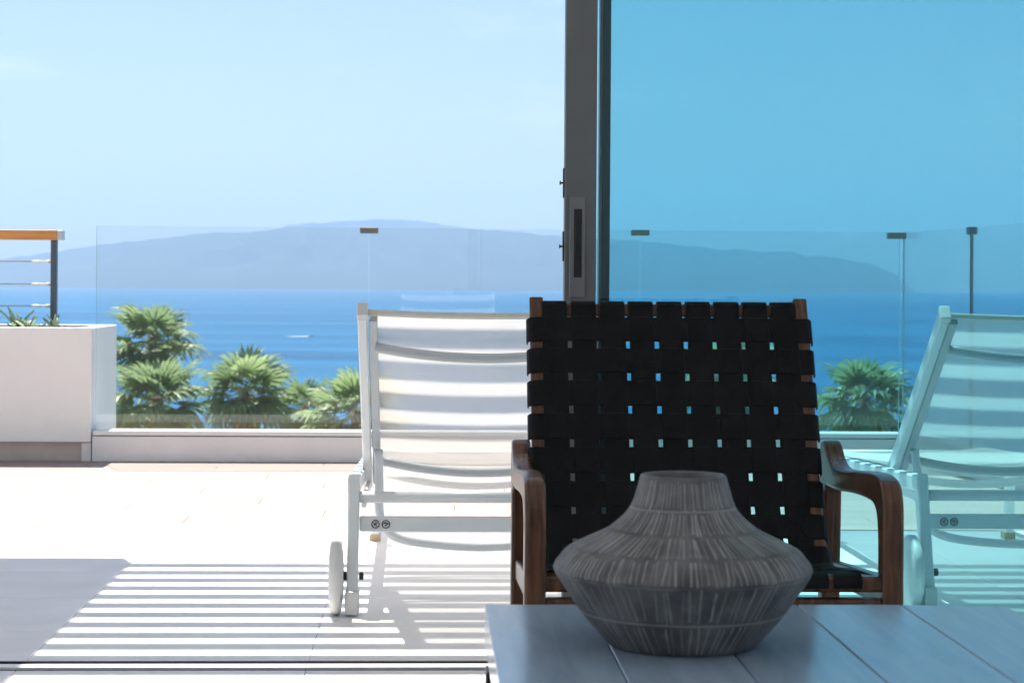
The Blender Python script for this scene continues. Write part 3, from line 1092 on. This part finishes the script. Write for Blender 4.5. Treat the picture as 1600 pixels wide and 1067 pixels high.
# sling frame: profile of seat + back in (y, z)
prof = spline([(0, 0.030, 0.340), (0, 0.12, 0.334), (0, 0.23, 0.322), (0, 0.31, 0.316), (0, 0.365, 0.328), (0, 0.405, 0.368), (0, 0.445, 0.435),
               (0, 0.495, 0.560), (0, 0.545, 0.678), (0, 0.597, 0.784)], 12)
OFFX = -0.009
prof = [p + Vector((OFFX, 0, 0)) for p in prof]
# arc length table
acc = [0.0]
for a, b in zip(prof, prof[1:]):
    acc.append(acc[-1] + (b - a).length)
LEN = acc[-1]


def along(s):
    s = max(0.0, min(LEN, s))
    for i in range(len(acc) - 1):
        if acc[i + 1] >= s:
            f = (s - acc[i]) / (acc[i + 1] - acc[i] + 1e-12)
            p = prof[i].lerp(prof[i + 1], f)
            d = (prof[i + 1] - prof[i]).normalized()
            return p, d, Vector((0, -d.z, d.y))      # point, tangent, normal towards the sitter
    return prof[-1], Vector((0, 0, 1)), Vector((0, -1, 0))


BW = 0.275                    # half width of the back over the stiles
SW = 0.030                    # stile width
for s in (-1, 1):
    pts = []
    for k in range(41):
        p, d, nn = along(LEN * k / 40)
        pts.append(p - nn * 0.012 + Vector((s * (BW - SW / 2 - 0.002), 0, 0)))
    pts.append(pts[-1] + along(LEN)[1] * 0.016)
    st = tube('stile', pts, 0, M['walnut'], ch, flat=(0.022, SW - 0.004), up=Vector((1, 0, 0)))
    # flat=(along a, along b): rails are swept with x as the up axis
    lathe('dowel', [(0.0025, -0.0006), (0.004, -0.0003), (0.004, 0.0006), (0.002, 0.0008)], M['dark_steel'], st, 10, 'Z', (0, 0, 0)).matrix_local = (
        Matrix.Translation(pts[-2] + Vector((0, -0.0125, -0.006))) @ Matrix.Rotation(math.radians(90), 4, 'X'))
pT, dT, nT = along(LEN)
tube('top_rail', [pT - nT * 0.012 + Vector((x, 0, 0)) - dT * 0.006 for x in (-BW + SW - 0.002, BW - SW + 0.002)], 0, M['walnut'], ch, flat=(0.022, 0.024))
pF, dF, nF = along(0.0)
tube('front_rail', [Vector((x, 0.020, 0.327)) for x in (-HX + AW + 0.0005, HX - AW - 0.0005)], 0, M['walnut'], ch, flat=(0.026, 0.026))

NC, PW = 9, 0.0558
SWD = 0.0482                  # strap width
ROWP = 0.0660                 # pitch of the cross straps
ROW0 = 0.072
NR = int((LEN - 0.02 - ROW0) / ROWP) + 1
rows = [LEN - 0.054 - ROWP * r for r in range(NR) if LEN - 0.054 - ROWP * r > 0.05]
cols = [(c - (NC - 1) / 2) * PW for c in range(NC)]
TH = 0.0028


def strap(name, mid, wdir, width, ndir, material, parent, label=None):
    """ribbon with thickness through mid points; wdir/ndir per point"""
    verts, faces = [], []
    for p, w, nn in zip(mid, wdir, ndir):
        a, b = w * (width / 2), nn * (TH / 2)
        e = w * (width / 2 - 0.0012)
        verts += [p - e + b, p + e + b, p + a, p + e - b, p - e - b, p - a]
    for k in range(len(mid) - 1):
        for q in range(6):
            a = 6 * k
            faces.append((a + q, a + (q + 1) % 6, a + 6 + (q + 1) % 6, a + 6 + q))
    faces += [tuple(range(6)), tuple(range(6 * len(mid) - 6, 6 * len(mid)))]
    return mesh_obj(name, verts, faces, material, parent)


XV = Vector((1, 0, 0))
AMP = 0.0030
# long straps from the front rail, over the seat, up the back and round the top rail
for c, x in enumerate(cols):
    mid, wd, nd = [], [], []
    jit = random.uniform(-0.0006, 0.0006)

    def put(p, nn):
        mid.append(p + Vector((x + jit, 0, 0)))
        wd.append(XV)
        nd.append(nn)
    # wrap under the front rail
    for a in range(200, 85, -19):
        an = math.radians(a)
        put(Vector((0, 0.020 + 0.0165 * math.cos(an) * 1.0, 0.327 + 0.0165 * math.sin(an))), Vector((0, math.cos(an), math.sin(an))))
    ns = 150
    for k in range(6, ns + 1):
        s_ = LEN * k / ns
        p, d, nn = along(s_)
        ph = (s_ - rows[0]) / ROWP
        off = AMP * math.cos(math.pi * ph) * (1 if c % 2 else -1)
        fade = min(1, (LEN - s_) / 0.02)
        put(p + nn * (off * fade + 0.002), nn)
    pc = pT - nT * 0.012 - dT * 0.006
    for a in range(80, -190, -30):
        an = math.radians(a)
        put(pc + nT * (0.0155 * math.sin(an)) + dT * (0.0165 * math.cos(an)), (nT * math.sin(an) + dT * math.cos(an)).normalized())
    strap('strap', mid, wd, SWD, nd, M['leather'], ch)
# cross straps wrapped round the stiles
for r, s_ in enumerate(rows):
    p, d, nn = along(s_)
    mid, wd, nd = [], [], []
    xe = BW - 0.0005
    tilt = random.uniform(-0.0012, 0.0012)
    arcl = []
    for a in range(200, 89, -22):
        an = math.radians(a)
        arcl.append((Vector((-xe + 0.012 + 0.0145 * math.cos(an), 0, 0)) + (p - nn * 0.0125) + nn * (0.0145 * math.sin(an)),
                     (XV * math.cos(an) + nn * math.sin(an)).normalized()))
    for q, m_ in arcl:
        mid.append(q)
        nd.append(m_)
        wd.append(d)
    for k in range(1, 90):
        x = -xe + 0.016 + (2 * xe - 0.032) * k / 90
        ph = (x - cols[0]) / PW
        off = -AMP * math.cos(math.pi * ph) * (-1 if r % 2 == 0 else 1) * -1
        edge = min(1, (BW - SW - abs(x)) / 0.012) if abs(x) < BW - SW else 0
        mid.append(p + nn * (off * max(0, edge) + 0.002) + XV * x + d * tilt * x / xe)
        nd.append(nn)
        wd.append(d)
    for q, m_ in reversed(arcl):
        mid.append(Vector((2 * OFFX - q.x, q.y, q.z)))
        nd.append(Vector((-m_.x, m_.y, m_.z)))
        wd.append(d)
    strap('strap', mid, wd, 0.0515, nd, M['leather'], ch)

# ------------------------------------------------------------------ coffee table
tb = thing('coffee_table', 'grey boarded coffee table in the foreground under the vase', 'table', (0.084, 2.826, 0))
TT = 0.38
bws = (0.1435, 0.1455, 0.145, 0.145, 0.145)
x = 0.0
for i, w in enumerate(bws):
    gap = 0.0007
    bm = bmesh.new()
    add_box(bm, (x + (gap if i else 0), -1.15, TT - 0.055), (x + w - (gap if i < 4 else 0), 0.0, TT), 0.0018, 3)
    if i == 4:      # the far right corner is clipped
        for v in bm.verts:
            if v.co.y > -0.004 and v.co.x > x + w - 0.004:
                v.co.y -= 0.022
    bm_obj('board', bm, M['table'], tb)
    x += w
box('apron', (0.012, -1.13, TT - 0.082), (0.713, -0.012, TT - 0.0555), M['dark_steel'], tb)
for lx in (0.0, 0.672):
    for ly in (-1.145, -0.058):
        box('leg', (lx, ly, 0), (lx + 0.052, ly + 0.053, TT - 0.0825 if False else TT - 0.0558), M['dark_steel'], tb, 0.002) if False else \
            box('leg', (lx + 0.001, ly, 0), (lx + 0.053, ly + 0.053, TT - 0.0830), M['dark_steel'], tb, 0.002)

# ------------------------------------------------------------------ vase
vprof = [(0.086, 0.0), (0.092, 0.002), (0.106, 0.0175), (0.1165, 0.029), (0.125, 0.040), (0.1330, 0.051), (0.140, 0.062), (0.1480, 0.0735), (0.155, 0.084), (0.1585, 0.0905), (0.1590, 0.0955),
         (0.1565, 0.1015), (0.152, 0.1067), (0.146, 0.114), (0.137, 0.1205), (0.119, 0.129), (0.096, 0.140), (0.081, 0.151), (0.071, 0.161), (0.065, 0.170),
         (0.0605, 0.180), (0.0575, 0.190), (0.0550, 0.199), (0.0538, 0.2045), (0.0525, 0.2075)]
sp_ = spline([(r, 0, h) for r, h in vprof], 10)
inner = [(0.0505, 0.2085), (0.0470, 0.2080), (0.0440, 0.2060), (0.0425, 0.201), (0.0425, 0.190), (0.05, 0.165), (0.09, 0.13), (0.135, 0.10), (0.12, 0.05), (0.07, 0.012), (0.01, 0.010)]
NS = 720
verts, faces, tone = [], [], []
rv = random.Random(11)
bands = [(0.0, 0.042, 74, 0.0013), (0.042, 0.0905, 78, 0.0015), (0.0905, 0.120, 130, 0.0010), (0.120, 0.142, 120, 0.0009), (0.142, 0.169, 100, 0.0009), (0.169, 0.205, 84, 0.0009)]
rings = [0.042, 0.0905, 0.120, 0.142, 0.169]
lines = []
for lo, hi, n, dp in bands:
    L_ = []
    for k in range(n):
        a = 2 * math.pi * (k + rv.uniform(-0.28, 0.28)) / n
        L_.append((a, rv.uniform(-0.03, 0.03), rv.uniform(0.4, 1.25), lo + (hi - lo) * rv.uniform(0.0, 0.14), hi - (hi - lo) * rv.uniform(0.0, 0.14)))
    lines.append(sorted(L_))
for i, p in enumerate(sp_):
    r, h = p.x, p.z
    bi = next((k for k, b in enumerate(bands) if b[0] <= h < b[1]), None)
    ringd = min((abs(h - q) for q in rings))
    rm = math.exp(-(ringd / 0.0011) ** 2)
    g = [0.0] * NS
    if bi is not None:
        lo, hi, n, dp = bands[bi]
        for a, lean, w, l0, l1 in lines[bi]:
            if not (l0 < h < l1):
                continue
            aa = a + lean * (h - lo) / (hi - lo)
            half = (0.0007 + 0.0004 * w) / max(r, 0.03)
            c0 = aa / (2 * math.pi) * NS
            sp2 = max(1, int(3 * half / (2 * math.pi) * NS) + 1)
            for q in range(int(c0) - sp2, int(c0) + sp2 + 1):
                dd = abs(q - c0) / NS * 2 * math.pi
                g[q % NS] = max(g[q % NS], math.exp(-(dd / half) ** 2) * w)
    for k in range(NS):
        a = 2 * math.pi * k / NS
        nn = noise.noise(Vector((math.cos(a) * 4, math.sin(a) * 4, h * 45)))
        dep = (bands[bi][3] if bi is not None else 0) * g[k] + 0.0011 * rm
        rr_ = r - dep + 0.0006 * nn
        verts.append((rr_ * math.cos(a), rr_ * math.sin(a), h))
        tone.append(min(1.0, 0.8 * g[k] * max(0.0, 0.95 + 0.6 * noise.noise(Vector((math.cos(a) * 7, math.sin(a) * 7, h * 90 + 5)))) + (0.7 * rm if min(abs(h - 0.0905), abs(h - 0.12), abs(h - 0.142)) > 0.004 else -0.4 * rm)))
for r, h in inner:
    for k in range(NS):
        a = 2 * math.pi * k / NS
        verts.append((r * math.cos(a), r * math.sin(a), h))
        tone.append(0.1)
nr = len(sp_) + len(inner)
for i in range(nr - 1):
    for k in range(NS):
        faces.append((i * NS + k, i * NS + (k + 1) % NS, (i + 1) * NS + (k + 1) % NS, (i + 1) * NS + k))
faces.append(tuple(range(NS)))
vm = bpy.data.meshes.new('vase')
vm.from_pydata(verts, [], faces)
for p in vm.polygons:
    p.use_smooth = len(p.vertices) == 4
at_ = vm.color_attributes.new('chalk', 'FLOAT_COLOR', 'POINT')
for i, t in enumerate(tone):
    t = max(0.0, t)
    at_.data[i].color = (t, t, t, 1)
mv = bpy.data.materials.new('carved_clay')
mv.use_nodes = True
n, l = mv.node_tree.nodes, mv.node_tree.links
p = n['Principled BSDF']
p.inputs['Roughness'].default_value = 0.62
ca = n.new('ShaderNodeVertexColor')
ca.layer_name = 'chalk'
tcv = n.new('ShaderNodeTexCoord')
nv = n.new('ShaderNodeTexNoise')
nv.inputs['Scale'].default_value = 30
nv.inputs['Detail'].default_value = 8
l.new(tcv.outputs['Object'], nv.inputs['Vector'])
rv_ = n.new('ShaderNodeValToRGB')
rv_.color_ramp.elements[0].position = 0.36
rv_.color_ramp.elements[1].position = 0.68
rv_.color_ramp.elements[0].color = (0.075, 0.075, 0.077, 1)
rv_.color_ramp.elements[1].color = (0.17, 0.168, 0.166, 1)
l.new(nv.outputs[0], rv_.inputs[0])
mc = n.new('ShaderNodeMix')
mc.data_type = 'RGBA'
mc.inputs['B'].default_value = (0.37, 0.37, 0.37, 1)
l.new(ca.outputs['Color'], mc.inputs['Factor'])
l.new(rv_.outputs[0], mc.inputs['A'])
l.new(mc.outputs['Result'], p.inputs['Base Color'])
bv = n.new('ShaderNodeBump')
bv.inputs['Strength'].default_value = 0.2
bv.inputs['Distance'].default_value = 0.002
nb = n.new('ShaderNodeTexNoise')
nb.inputs['Scale'].default_value = 160
l.new(tcv.outputs['Object'], nb.inputs['Vector'])
l.new(nb.outputs[0], bv.inputs['Height'])
l.new(bv.outputs[0], p.inputs['Normal'])
vo = link('vase', vm, mv, None, (0.318, 2.512, TT + 0.0005))
vo['label'] = 'squat grey carved clay vase standing on the coffee table'
vo['category'] = 'vase'
